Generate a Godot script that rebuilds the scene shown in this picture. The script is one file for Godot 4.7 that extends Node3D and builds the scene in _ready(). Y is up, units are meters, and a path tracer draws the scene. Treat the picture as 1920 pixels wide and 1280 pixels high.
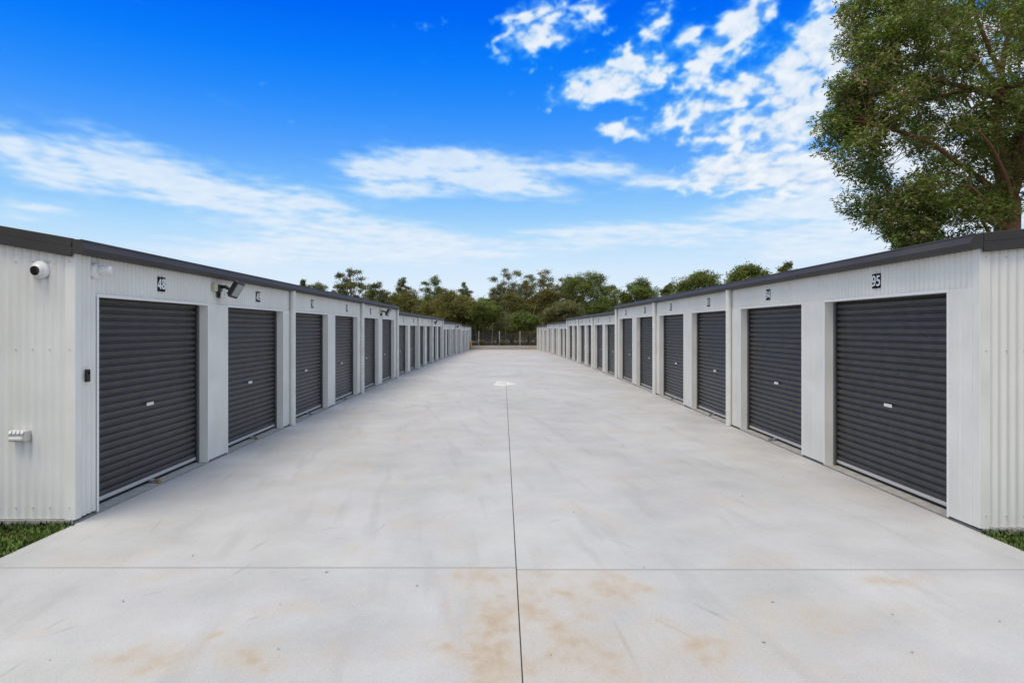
extends Node3D
# Two facing rows of self-storage sheds along a concrete drive. x right, y up, the drive runs away along -z; the camera stands over (0, 0, 0).

const WL := 3.85          # left wall line, metres from the camera's axis
const WR := 4.11          # right wall line
const RIB := 0.0762       # pitch of the corrugated sheets
const DOOR_W := 2.38
const JOINT_X := 0.098
const JOINT_D := 4.93
const DRIVE_END := 80.0

var M := {}
var names := {}
var rng := RandomNumberGenerator.new()

# ------------------------------------------------------------------ helpers
func ground_at(d: float) -> float:
	return 0.0 if d < 10.0 else -0.000155 * (d - 10.0) * (d - 10.0)

func numbered(called: String) -> String:
	var n: int = names.get(called, 0)
	names[called] = n + 1
	return called if n == 0 else "%s_%03d" % [called, n]

func tag(o: Node, label: String, category: String, group := "") -> void:
	o.set_meta("label", label)
	o.set_meta("category", category)
	if group != "":
		o.set_meta("group", group)

func thing(called: String, at: Vector3, label: String, category: String, group := "") -> Node3D:
	var o := Node3D.new()
	o.name = numbered(called)
	add_child(o)
	o.position = at
	tag(o, label, category, group)
	return o

func structure(called: String) -> Node3D:
	var o := Node3D.new()
	o.name = numbered(called)
	add_child(o)
	o.set_meta("kind", "structure")
	return o

func mb() -> SurfaceTool:
	var st := SurfaceTool.new()
	st.begin(Mesh.PRIMITIVE_TRIANGLES)
	return st

func put(called: String, mesh: Mesh, mat: Material, parent: Node) -> MeshInstance3D:
	var o := MeshInstance3D.new()
	o.name = called
	o.mesh = mesh
	o.material_override = mat
	parent.add_child(o, true)
	return o

func build(st: SurfaceTool, called: String, mat: Material, parent: Node) -> MeshInstance3D:
	return put(called, st.commit(), mat, parent)

func tri(st: SurfaceTool, a: Vector3, b: Vector3, c: Vector3, na: Vector3, nb: Vector3, nc: Vector3) -> void:
	if (a - c).cross(a - b).dot(na + nb + nc) >= 0.0:
		st.set_normal(na); st.add_vertex(a)
		st.set_normal(nb); st.add_vertex(b)
		st.set_normal(nc); st.add_vertex(c)
	else:
		st.set_normal(na); st.add_vertex(a)
		st.set_normal(nc); st.add_vertex(c)
		st.set_normal(nb); st.add_vertex(b)

func quad(st: SurfaceTool, a: Vector3, b: Vector3, c: Vector3, d: Vector3, n: Vector3) -> void:
	tri(st, a, b, c, n, n, n)
	tri(st, a, c, d, n, n, n)

func box(st: SurfaceTool, xf: Transform3D, size: Vector3, bevel := 0.0) -> void:
	var h := size * 0.5
	var e := minf(bevel, minf(h.x, minf(h.y, h.z)) * 0.8)
	var i := h - Vector3(e, e, e)
	for ax in 3:
		var bx := (ax + 1) % 3
		var cx := (ax + 2) % 3
		for s in [-1.0, 1.0]:
			var n := Vector3.ZERO
			n[ax] = s
			var p: Array = []
			for k in [[-1, -1], [1, -1], [1, 1], [-1, 1]]:
				var v := Vector3.ZERO
				v[ax] = s * h[ax]
				v[bx] = k[0] * i[bx]
				v[cx] = k[1] * i[cx]
				p.append(xf * v)
			quad(st, p[0], p[1], p[2], p[3], (xf.basis * n).normalized())
			if e > 0.0:
				for t in [-1.0, 1.0]:
					var q: Array = []
					for k in [-1.0, 1.0]:
						var v1 := Vector3.ZERO
						v1[ax] = s * h[ax]; v1[bx] = t * i[bx]; v1[cx] = k * i[cx]
						var v2 := Vector3.ZERO
						v2[ax] = s * i[ax]; v2[bx] = t * h[bx]; v2[cx] = k * i[cx]
						q.append(xf * v1)
						q.append(xf * v2)
					var m := Vector3.ZERO
					m[ax] = s; m[bx] = t
					quad(st, q[0], q[1], q[3], q[2], (xf.basis * m).normalized())
	if e > 0.0:
		for sx in [-1.0, 1.0]:
			for sy in [-1.0, 1.0]:
				for sz in [-1.0, 1.0]:
					var m := (xf.basis * Vector3(sx, sy, sz)).normalized()
					tri(st, xf * Vector3(sx * h.x, sy * i.y, sz * i.z), xf * Vector3(sx * i.x, sy * h.y, sz * i.z), xf * Vector3(sx * i.x, sy * i.y, sz * h.z), m, m, m)

func at(p: Vector3) -> Transform3D:
	return Transform3D(Basis(), p)

func frame_of(dir: Vector3) -> Basis:
	var y := dir.normalized()
	var x := y.cross(Vector3(0.3, 0.1, 0.95) if absf(y.z) < 0.9 else Vector3.RIGHT).normalized()
	return Basis(x, y, x.cross(y))

func tube(st: SurfaceTool, pts: Array, radii: Array, sides := 8, caps := true) -> void:
	var rings: Array = []
	var normals: Array = []
	for k in pts.size():
		var dir: Vector3 = pts[mini(k + 1, pts.size() - 1)] - pts[maxi(k - 1, 0)]
		var b := frame_of(dir)
		var ring: Array = []
		var nn: Array = []
		for s in sides:
			var a := TAU * s / sides
			var n := b.x * cos(a) + b.z * sin(a)
			ring.append(pts[k] + n * radii[k])
			nn.append(n)
		rings.append(ring)
		normals.append(nn)
	for k in pts.size() - 1:
		for s in sides:
			var t := (s + 1) % sides
			tri(st, rings[k][s], rings[k + 1][s], rings[k + 1][t], normals[k][s], normals[k + 1][s], normals[k + 1][t])
			tri(st, rings[k][s], rings[k + 1][t], rings[k][t], normals[k][s], normals[k + 1][t], normals[k][t])
	if caps:
		for end in [0, pts.size() - 1]:
			var n: Vector3 = (pts[0] - pts[1] if end == 0 else pts[end] - pts[end - 1]).normalized()
			for s in range(1, sides - 1):
				tri(st, rings[end][0], rings[end][s], rings[end][s + 1], n, n, n)

func lathe(st: SurfaceTool, xf: Transform3D, profile: Array, sides := 20) -> void:
	for k in profile.size() - 1:
		var p: Vector2 = profile[k]
		var q: Vector2 = profile[k + 1]
		var e := q - p
		for s in sides:
			var a := TAU * s / sides
			var b := TAU * (s + 1) / sides
			var da := Vector3(cos(a), 0, sin(a))
			var db := Vector3(cos(b), 0, sin(b))
			var na := (xf.basis * (da * e.y - Vector3.UP * e.x)).normalized()
			var nb := (xf.basis * (db * e.y - Vector3.UP * e.x)).normalized()
			var p0 := xf * (da * p.x + Vector3.UP * p.y)
			var p1 := xf * (db * p.x + Vector3.UP * p.y)
			var q0 := xf * (da * q.x + Vector3.UP * q.y)
			var q1 := xf * (db * q.x + Vector3.UP * q.y)
			tri(st, p0, q0, q1, na, na, nb)
			if p.x > 0.0001:
				tri(st, p0, q1, p1, na, nb, nb)

func noise(freq: float, seed_: int, octaves := 4) -> FastNoiseLite:
	var n := FastNoiseLite.new()
	n.noise_type = FastNoiseLite.TYPE_SIMPLEX_SMOOTH
	n.frequency = freq
	n.seed = seed_
	n.fractal_type = FastNoiseLite.FRACTAL_FBM
	n.fractal_octaves = octaves
	return n

func srgb(r: float, g: float, b: float) -> Color:
	return Color(r / 255.0, g / 255.0, b / 255.0)

func lin(r: float, g: float, b: float) -> Color:
	return Color(r, g, b).linear_to_srgb()

func mat(color: Color, rough := 0.6, metal := 0.0, spec := 0.5) -> StandardMaterial3D:
	var m := StandardMaterial3D.new()
	m.albedo_color = color
	m.roughness = rough
	m.metallic = metal
	m.metallic_specular = spec
	return m

func noise_tex(freq: float, seed_: int, low: Color, high: Color, size := 512, octaves := 5) -> ImageTexture:
	var img := noise(freq, seed_, octaves).get_seamless_image(size, size)
	img.convert(Image.FORMAT_RGB8)
	var data := img.get_data()
	for k in range(0, data.size(), 3):
		var c := low.lerp(high, data[k] / 255.0)
		data[k] = int(c.r * 255.0)
		data[k + 1] = int(c.g * 255.0)
		data[k + 2] = int(c.b * 255.0)
	return ImageTexture.create_from_image(Image.create_from_data(size, size, false, Image.FORMAT_RGB8, data))

func triplanar(m: StandardMaterial3D, tex: Texture2D, metres: float) -> StandardMaterial3D:
	m.albedo_texture = tex
	m.uv1_triplanar = true
	m.uv1_world_triplanar = true
	m.uv1_scale = Vector3.ONE / metres
	return m

# ------------------------------------------------------------------ sky
const SKY_STOPS := [[0.0, 229, 241, 252], [2.0, 222, 238, 253], [5.0, 200, 229, 253], [8.0, 170, 216, 253], [11.0, 130, 193, 253], [14.5, 86, 163, 253], [18.0, 45, 142, 252], [21.5, 10, 124, 251], [25.0, 0, 104, 246], [28.0, 0, 95, 236], [45.0, 0, 84, 214], [90.0, 0, 76, 196]]
# cloud banks: azimuth, elevation, half width, half height in degrees, tilt, strength, how ragged
const BANKS := [
	[32.8, 11.8, 5.1, 4.17, 0.00, 1.00], [33.4, 8.1, 4.7, 2.64, 0.00, 1.00], [30.8, 15.7, 3.7, 3.10, 0.00, 1.00], [37.0, 12.9, 4.3, 5.76, 0.00, 1.00], [30.8, 13.9, 2.0, 2.33, 0.00, 0.90],
	[2.6, 24.2, 3.4, 2.48, 0.30, 0.85], [7.5, 24.7, 2.0, 1.79, 0.40, 0.70], [3.0, 23.0, 2.7, 0.99, 0.10, 0.60], [12.7, 23.8, 2.6, 1.76, 0.40, 0.62], [19.4, 22.4, 3.2, 2.13, 0.50, 0.80],
	[19.8, 23.6, 1.8, 1.70, 0.50, 0.80], [25.9, 21.5, 3.3, 2.84, 0.50, 1.00], [23.7, 20.0, 3.0, 1.86, 0.40, 0.90], [28.8, 19.9, 3.8, 3.96, 0.30, 1.00], [34.0, 17.9, 5.0, 5.24, 0.00, 1.00],
	[9.3, 20.5, 4.8, 1.42, 0.25, 0.92], [11.9, 19.3, 2.6, 0.97, 0.30, 0.80], [7.5, 19.0, 3.3, 0.89, 0.12, 0.90], [15.3, 22.5, 1.2, 0.96, 0.40, 0.90], [16.7, 21.4, 1.2, 0.95, 0.30, 0.80],
	[15.7, 19.4, 2.1, 1.22, 0.30, 0.75], [19.0, 18.5, 2.4, 1.07, 0.20, 0.95], [22.9, 18.5, 2.3, 1.16, 0.30, 0.90], [25.2, 16.9, 2.2, 1.63, 0.30, 0.90], [9.6, 16.1, 2.0, 0.76, 0.00, 1.00],
	[15.3, 16.9, 3.6, 1.22, 0.05, 0.85], [18.2, 15.5, 4.5, 1.20, 0.10, 0.65], [22.9, 15.6, 3.4, 1.87, 0.10, 0.90], [-11.3, 12.6, 2.6, 1.24, -0.10, 0.80], [-5.1, 13.3, 6.3, 1.48, 0.02, 0.95],
	[-1.0, 12.5, 5.0, 1.35, -0.15, 0.90], [-8.2, 11.5, 3.1, 0.71, 0.00, 0.75], [2.6, 11.6, 3.6, 0.63, -0.20, 0.60], [7.5, 13.4, 4.4, 0.89, -0.05, 0.72], [12.7, 11.7, 3.4, 0.62, -0.05, 0.68],
	[17.4, 12.3, 3.3, 1.51, 0.15, 0.95], [21.0, 12.3, 4.3, 1.68, 0.00, 1.00], [25.2, 11.5, 4.4, 2.04, 0.00, 1.00], [22.9, 9.5, 5.4, 1.04, 0.00, 0.80], [26.6, 8.6, 4.3, 1.61, 0.00, 0.80],
	[19.8, 9.1, 2.4, 0.68, 0.10, 0.60], [-35.4, 12.5, 3.6, 1.47, -0.10, 0.55], [-31.0, 11.5, 5.0, 1.24, -0.15, 0.66], [-33.9, 10.6, 3.7, 0.94, -0.10, 0.55], [-25.8, 10.7, 5.5, 1.38, -0.16, 0.74],
	[-20.0, 10.2, 5.2, 1.27, -0.12, 0.80], [-15.5, 9.9, 3.8, 1.13, -0.30, 0.70], [-34.8, 8.1, 3.3, 0.81, 0.00, 0.50], [-29.0, 13.4, 4.8, 1.18, -0.10, 0.35], [-14.3, 7.4, 7.2, 1.49, -0.05, 0.75],
	[-8.2, 7.3, 5.3, 1.25, -0.15, 0.70], [-20.0, 5.9, 8.0, 1.10, 0.00, 0.70], [-1.9, 6.5, 7.2, 1.08, 0.00, 0.50], [7.0, 7.8, 7.1, 1.07, 0.00, 0.50], [15.7, 7.6, 7.5, 1.13, 0.00, 0.50],
	[25.2, 6.3, 5.9, 1.47, 0.00, 0.70], [-6.4, 23.9, 1.8, 0.99, -0.20, 0.33],
]
var sky_a := noise(2.1, 11, 5)
var sky_b := noise(0.62, 23, 4)
var sky_c := noise(5.5, 37, 3)
var sky_w := noise(0.9, 51, 2)
var sky_p := noise(1.9, 67, 5)

func sky_color(az: float, el: float) -> Color:
	# az, el in degrees; az 0 looks down the drive
	var k := 0
	while k < SKY_STOPS.size() - 2 and el > SKY_STOPS[k + 1][0]:
		k += 1
	var s: Array = SKY_STOPS[k]
	var t: Array = SKY_STOPS[k + 1]
	var f := clampf((el - s[0]) / (t[0] - s[0]), 0.0, 1.0)
	var base := Color(lerpf(s[1], t[1], f) / 255.0, lerpf(s[2], t[2], f) / 255.0, lerpf(s[3], t[3], f) / 255.0)
	var e := deg_to_rad(maxf(el, 0.3))
	var a := deg_to_rad(az)
	var r := cos(e) / (sin(e) + 0.09)
	var px := sin(a) * r
	var py := cos(a) * r
	# drift of the layer: streaks run slightly across the view
	var wx := sky_w.get_noise_2d(px, py) * 0.35
	var qx := px * 0.92 + py * 0.38 + wx
	var qy := (py * 0.92 - px * 0.38) * 1.0 - wx
	var big := sky_b.get_noise_2d(qx * 1.6, qy)
	var mid := sky_a.get_noise_2d(qx * 1.1, qy * 1.3)
	var fine := sky_c.get_noise_2d(qx * 1.2, qy * 1.5)
	# how much cloud: the broken field that covers most of the sky, thinned where it is clear
	var inside := clampf((56.0 - absf(az)) / 14.0, 0.0, 1.0) * clampf((34.0 - el) / 7.0, 0.0, 1.0)
	var cover := 1.0 + big * 0.55
	var veil_in := 0.0
	if inside > 0.0:
		var m := 0.0
		var thin := 0.0
		for b in BANKS:
			var dx: float = az - b[0]
			if absf(dx) > b[2] * 2.4:
				continue
			var dy: float = el - b[1] - dx * b[4]
			var g: float = exp(-(dx * dx / (b[2] * b[2]) + dy * dy / (b[3] * b[3]))) * b[5]
			if b[1] < 10.5 or (b[0] < 14.0 and b[1] < 16.0):
				thin = 1.0 - (1.0 - thin) * (1.0 - g)
			else:
				m = 1.0 - (1.0 - m) * (1.0 - g)
		# puffs of a few degrees, leaning up to the right; flatter rows towards the horizon
		var rise := el if el > 15.0 else 15.0 - (15.0 - el) * (1.0 + (15.0 - el) * 0.07)
		var ux := (az * 0.955 + el * 0.295) * 0.105
		var uy := (rise * 0.955 - az * 0.22) * 0.19
		var jx := sky_p.get_noise_2d(ux * 0.8 + 91.0, uy * 0.8) * 0.22
		var mid2 := sky_p.get_noise_2d(ux * 1.75 + jx, uy * 1.6 - jx)
		var fine2 := sky_p.get_noise_2d(ux * 3.3 + 30.0, uy * 3.0 + 30.0 + jx)
		var flat_ := sky_p.get_noise_2d(az * 0.05 + 60.0, rise * 0.22 + az * 0.02)
		var lace := sky_p.get_noise_2d(az * 0.20 + 75.0, rise * 0.62 + az * 0.05)
		mid = lerpf(mid, mid2, inside)
		fine = lerpf(fine, fine2, inside)
		veil_in = clampf(smoothstep(0.06, 0.95, thin * 1.1 + flat_ * 0.5 * (0.4 + thin) + lace * 0.42 * (0.25 + thin)), 0.0, 1.0) * 0.9 * inside
		cover = lerpf(cover, m * 1.22 - 0.02 - 0.36 * (1.0 - m), inside)
	var low := clampf((11.0 - el) / 8.0, 0.0, 1.0)
	var dens := cover + mid * 0.86 + fine * 0.34
	var alpha := smoothstep(0.14, 1.02, dens)
	var wisp := smoothstep(0.05, 1.0, cover + mid * 0.35 + fine * 0.35) * 0.5
	alpha = clampf(maxf(alpha * 0.95, wisp), 0.0, 0.95)
	alpha = 1.0 - (1.0 - alpha) * (1.0 - veil_in)
	var shade := clampf(0.62 + mid * 0.8 + fine * 0.5, 0.0, 1.0)
	var cloud := Color(0.80, 0.87, 0.955).lerp(Color(0.965, 0.975, 0.99), shade)
	cloud = cloud.lerp(Color(0.885, 0.935, 0.99), maxf(low * 0.7, veil_in * 0.8))
	var veil := 1.0 - smoothstep(1.0, 10.0, el)
	base = base.lerp(cloud, alpha)
	return base.lerp(Color(0.905, 0.945, 0.985), veil * 0.6)

func sky_panorama() -> ImageTexture:
	var w := 4096
	var h := 2048
	var sw := 768
	var sh := 384
	var small := Image.create(sw, sh, false, Image.FORMAT_RGB8)
	for y in sh:
		var el := 90.0 - (y + 0.5) / sh * 180.0
		for x in sw:
			small.set_pixel(x, y, sky_color((x + 0.5) / sw * 360.0 - 180.0, el) if el > -1.0 else Color(0.45, 0.47, 0.47))
	small.resize(w, h, Image.INTERPOLATE_CUBIC)
	for y in range(int(h * (90.0 - 33.0) / 180.0), h / 2 + 1):
		var el := 90.0 - (y + 0.5) / h * 180.0
		for x in range(int(w * (180.0 - 48.0) / 360.0), int(w * (180.0 + 48.0) / 360.0)):
			small.set_pixel(x, y, sky_color((x + 0.5) / w * 360.0 - 180.0, el))
	return ImageTexture.create_from_image(small)

# ------------------------------------------------------------------ materials
func make_materials() -> void:
	var wall := mat(lin(0.81, 0.80, 0.765), 0.42)
	M.wall = triplanar(wall, noise_tex(0.006, 3, Color(0.93, 0.93, 0.925), Color(1, 1, 1)), 3.1)
	M.flash = triplanar(mat(lin(0.83, 0.82, 0.785), 0.4), noise_tex(0.01, 4, Color(0.93, 0.93, 0.92), Color(1, 1, 1), 256), 2.3)
	M.dark = triplanar(mat(lin(0.070, 0.065, 0.064), 0.55, 0.0, 0.3), noise_tex(0.008, 5, Color(0.84, 0.84, 0.85), Color(1, 1, 1), 256), 1.7)
	M.curtain = triplanar(mat(lin(0.062, 0.057, 0.057), 0.36, 0.0, 0.45), noise_tex(0.012, 6, Color(0.78, 0.78, 0.78), Color(1, 1, 1)), 1.3)
	M.curtains = [M.curtain]
	for k in 3:
		var v: StandardMaterial3D = M.curtain.duplicate()
		v.albedo_color = lin(0.060 + 0.007 * (k - 1), 0.056 + 0.007 * (k - 1), 0.056 + 0.006 * (k - 1))
		v.roughness = 0.32 + 0.05 * k
		v.uv1_offset = Vector3(0.37 * k, 0.21 * k, 0.53 * k)
		M.curtains.append(v)
	M.pipe = triplanar(mat(lin(0.80, 0.80, 0.78), 0.35), noise_tex(0.01, 7, Color(0.92, 0.92, 0.91), Color(1, 1, 1), 256), 1.1)
	M.plastic = mat(lin(0.74, 0.74, 0.74), 0.3)
	M.black = mat(lin(0.012, 0.012, 0.013), 0.35)
	M.plate = mat(lin(0.008, 0.008, 0.009), 0.7, 0.0, 0.25)
	M.rubber = mat(lin(0.012, 0.012, 0.012), 0.8)
	M.alu = mat(lin(0.60, 0.60, 0.60), 0.38, 0.25)
	M.galv = mat(lin(0.34, 0.35, 0.36), 0.4, 0.7)
	M.guide = mat(lin(0.10, 0.10, 0.11), 0.4, 0.3)
	M.brass = mat(lin(0.50, 0.36, 0.14), 0.35, 0.85)
	M.cream = mat(lin(0.55, 0.53, 0.36), 0.5)
	M.lens = mat(lin(0.30, 0.32, 0.32), 0.12)
	M.glass_black = mat(lin(0.008, 0.008, 0.012), 0.08)
	M.outlet = mat(lin(0.52, 0.52, 0.49), 0.45)
	M.white = mat(lin(0.80, 0.80, 0.80), 0.5)
	M.yellow = mat(lin(0.62, 0.34, 0.07), 0.5)
	M.fence = mat(lin(0.025, 0.025, 0.027), 0.5)
	M.post = mat(lin(0.46, 0.46, 0.43), 0.6)
	M.concrete = triplanar(mat(lin(0.47, 0.465, 0.45), 0.85), noise_tex(0.02, 8, Color(0.80, 0.79, 0.77), Color(1, 1, 1)), 1.9)
	M.pale_concrete = triplanar(mat(lin(0.80, 0.80, 0.78), 0.85), noise_tex(0.02, 9, Color(0.84, 0.83, 0.82), Color(1, 1, 1), 256), 0.9)
	M.soil = triplanar(mat(Color.WHITE, 0.95), noise_tex(0.018, 10, srgb(62, 52, 34), srgb(104, 92, 58)), 2.7)
	M.lawn = triplanar(mat(Color.WHITE, 0.95), noise_tex(0.02, 12, srgb(78, 62, 38), srgb(118, 92, 58)), 2.3)
	M.leaf = mat(Color.WHITE, 0.5)
	M.leaf.vertex_color_use_as_albedo = true
	M.leaf.backlight_enabled = true
	M.leaf.backlight = lin(0.52, 0.62, 0.16)
	M.grass = mat(Color.WHITE, 0.6)
	M.grass.vertex_color_use_as_albedo = true
	M.grass.backlight_enabled = true
	M.grass.backlight = lin(0.10, 0.14, 0.03)
	M.bark = triplanar(mat(Color.WHITE, 0.9), noise_tex(0.03, 13, srgb(96, 66, 48), srgb(176, 138, 108)), 0.8)
	M.pale_bark = triplanar(mat(Color.WHITE, 0.9), noise_tex(0.03, 14, srgb(96, 84, 70), srgb(182, 168, 148)), 1.2)

# the drive's colour: x0..x1 across, d0..d1 away from the camera; dirt lies where the photograph shows it
func concrete_map(x0: float, x1: float, d0: float, d1: float, w: int, h: int, kind: int) -> ImageTexture:
	var broad := noise(0.35, 61, 3)
	var patch := noise(1.3, 62, 4)
	var grain := noise(9.0, 63, 3)
	var streak := noise(1.0, 64, 4)
	var stains := [ # x, d, half width, half length, turn, strength
		[-0.08, 3.87, 0.12, 0.59, 0.0, 0.90], [-0.05, 3.45, 0.15, 0.32, 0.0, 0.80], [0.41, 4.41, 0.26, 0.40, 0.0, 0.55], [0.76, 4.64, 0.15, 0.21, 0.0, 0.80], [0.30, 3.87, 0.11, 0.34, 0.0, 0.65], [0.48, 3.62, 0.17, 0.30, 0.0, 0.50],
		[-0.40, 4.16, 0.05, 0.31, 0.0, 0.50], [-0.47, 3.87, 0.06, 0.20, 0.0, 0.35], [-1.56, 3.86, 0.07, 0.09, 0.0, 0.75], [-1.38, 3.66, 0.12, 0.07, 0.0, 0.80], [-1.15, 3.50, 0.10, 0.08, 0.0, 0.55], [-1.83, 3.75, 0.19, 0.16, 0.0, 0.50],
		[-1.94, 3.53, 0.17, 0.15, 0.0, 0.55], [-1.37, 4.22, 0.25, 0.11, 0.0, 0.45], [-2.48, 4.78, 0.09, 0.12, 0.0, 0.60], [-2.28, 4.93, 0.07, 0.07, 0.0, 0.60], [-0.88, 3.71, 0.20, 0.19, 0.0, 0.30], [1.11, 3.74, 0.21, 0.16, 0.0, 0.55],
		[1.01, 3.94, 0.12, 0.14, 0.0, 0.45], [1.62, 4.36, 0.07, 0.10, 0.0, 0.50], [2.65, 4.73, 0.15, 0.09, 0.0, 0.75], [1.71, 4.04, 0.29, 0.18, 0.0, 0.40], [2.28, 4.16, 0.39, 0.17, 0.0, 0.30], [0.83, 3.45, 0.33, 0.13, 0.0, 0.45],
		[1.87, 3.50, 0.55, 0.22, 0.0, 0.30], [-0.23, 4.73, 0.15, 0.18, 0.0, 0.45], [0.14, 4.84, 0.23, 0.11, 0.0, 0.60], [0.22, 4.24, 0.13, 0.19, 0.0, 0.50], [-2.61, 3.94, 0.12, 0.07, 0.0, 0.35], [-0.86, 4.49, 0.21, 0.11, 0.0, 0.25],
	]
	var scuffs := [ # x, d to x, d
		[-2.38, 4.42, -2.26, 4.53], [-2.67, 3.92, -2.64, 4.13], [-2.60, 3.86, -2.49, 4.02], [-1.92, 4.78, -1.87, 5.09], [-2.00, 5.31, -1.94, 5.63], [-3.02, 5.77, -3.15, 6.29], [-1.62, 5.87, -1.39, 6.00],
		[-1.10, 5.81, -1.04, 6.13], [-1.54, 4.05, -1.47, 4.14], [0.36, 6.05, 0.64, 6.32], [0.87, 5.63, 1.09, 5.36], [-1.41, 4.69, -1.33, 4.77], [-1.07, 6.91, -0.82, 7.00], [0.92, 4.08, 1.18, 3.68],
		[1.19, 4.35, 1.40, 3.98], [0.66, 4.12, 0.70, 3.37], [-0.87, 7.73, -0.64, 7.90], [-2.62, 7.47, -2.62, 7.90], [2.46, 5.51, 2.81, 5.35], [-2.53, 3.37, -2.52, 3.59], [-1.44, 5.66, -1.25, 5.61],
	]
	var img := Image.create(w, h, false, Image.FORMAT_RGB8)
	var clean := Vector3(0.512, 0.515, 0.522)
	var rust := Vector3(0.41, 0.30, 0.20)
	var sand := Vector3(0.535, 0.465, 0.38)
	var grime := Vector3(0.33, 0.33, 0.33)
	var pink := Vector3(0.53, 0.44, 0.395)
	for y in h:
		var d := lerpf(d0, d1, (y + 0.5) / h)
		for x in w:
			var X := lerpf(x0, x1, (x + 0.5) / w)
			var b := broad.get_noise_2d(X, d * 0.6)
			var p := patch.get_noise_2d(X, d)
			var g := grain.get_noise_2d(X, d)
			var c := clean * (1.0 + b * 0.13 + p * 0.10 + g * 0.03)
			c.z *= 1.0 + 0.03 * patch.get_noise_2d(X * 0.5 + 40.0, d * 0.5)
			# trowel and tyre marks along and across
			var s := streak.get_noise_2d(X * 3.0 + d * 0.4, d * 0.35)
			c = c.lerp(grime, clampf((s - 0.22) * 0.6, 0.0, 0.24))
			for q in scuffs:
				if d < minf(q[1], q[3]) - 0.05 or d > maxf(q[1], q[3]) + 0.05 or X < minf(q[0], q[2]) - 0.05 or X > maxf(q[0], q[2]) + 0.05:
					continue
				var sa := Vector2(q[0], q[1])
				var sb := Vector2(q[2], q[3])
				var t := clampf((Vector2(X, d) - sa).dot(sb - sa) / (sb - sa).length_squared(), 0.0, 1.0)
				var away := (Vector2(X, d) - sa.lerp(sb, t)).length() + absf(p) * 0.012
				c = c.lerp(grime * 0.8, clampf(1.0 - away / 0.020, 0.0, 1.0) * (0.35 + 0.5 * absf(g)) * sin(PI * clampf(t + 0.05, 0.0, 1.0)))
			if kind == 0:
				var m := 0.0
				var bend := patch.get_noise_2d(X * 1.4 + 50.0, d * 1.4) * 0.22 + grain.get_noise_2d(X * 0.5, d * 0.5 + 8.0) * 0.06
				var sway := patch.get_noise_2d(X * 1.4, d * 1.4 + 50.0) * 0.20
				for t in stains:
					var ex: float = X - t[0] + bend
					var ey: float = d - t[1] + sway
					if absf(ex) > t[2] * 2.6 or absf(ey) > t[3] * 2.6:
						continue
					var rx: float = ex / t[2]
					var ry: float = ey / t[3]
					m = 1.0 - (1.0 - m) * (1.0 - exp(-(rx * rx + ry * ry) * 0.5) * t[5] * 0.86)
				var rough := patch.get_noise_2d(X * 2.6 + 9.0, d * 1.5)
				var fleck := grain.get_noise_2d(X * 0.7 + 3.0, d * 0.45)
				var rag := clampf(m + (rough * 0.55 + fleck * 0.35) * (0.12 + m) - 0.08, 0.0, 1.0)
				c = c.lerp(sand, clampf(rag * 1.05, 0.0, 0.85))
				var core := clampf((rag - 0.42) * 1.2 + (g + fleck) * 0.55 * rag, 0.0, 1.0)
				c = c.lerp(rust, core * 0.5)
			elif kind == 2:
				var far := clampf((d - 30.0) / 45.0, 0.0, 1.0)
				var dirt := clampf(patch.get_noise_2d(X * 0.45, d * 0.12) * 0.9 + broad.get_noise_2d(X + 70.0, d * 0.3) * 0.6 - 0.22 + far * 0.95, 0.0, 0.85)
				c = c.lerp(pink, dirt * 0.85)
			else:
				c = c.lerp(sand, clampf(patch.get_noise_2d(X * 0.8 + 20.0, d * 0.5) * 0.9 - 0.18, 0.0, 0.25))
			img.set_pixel(x, y, Color(c.x, c.y, c.z).linear_to_srgb())
	return ImageTexture.create_from_image(img)

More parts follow.
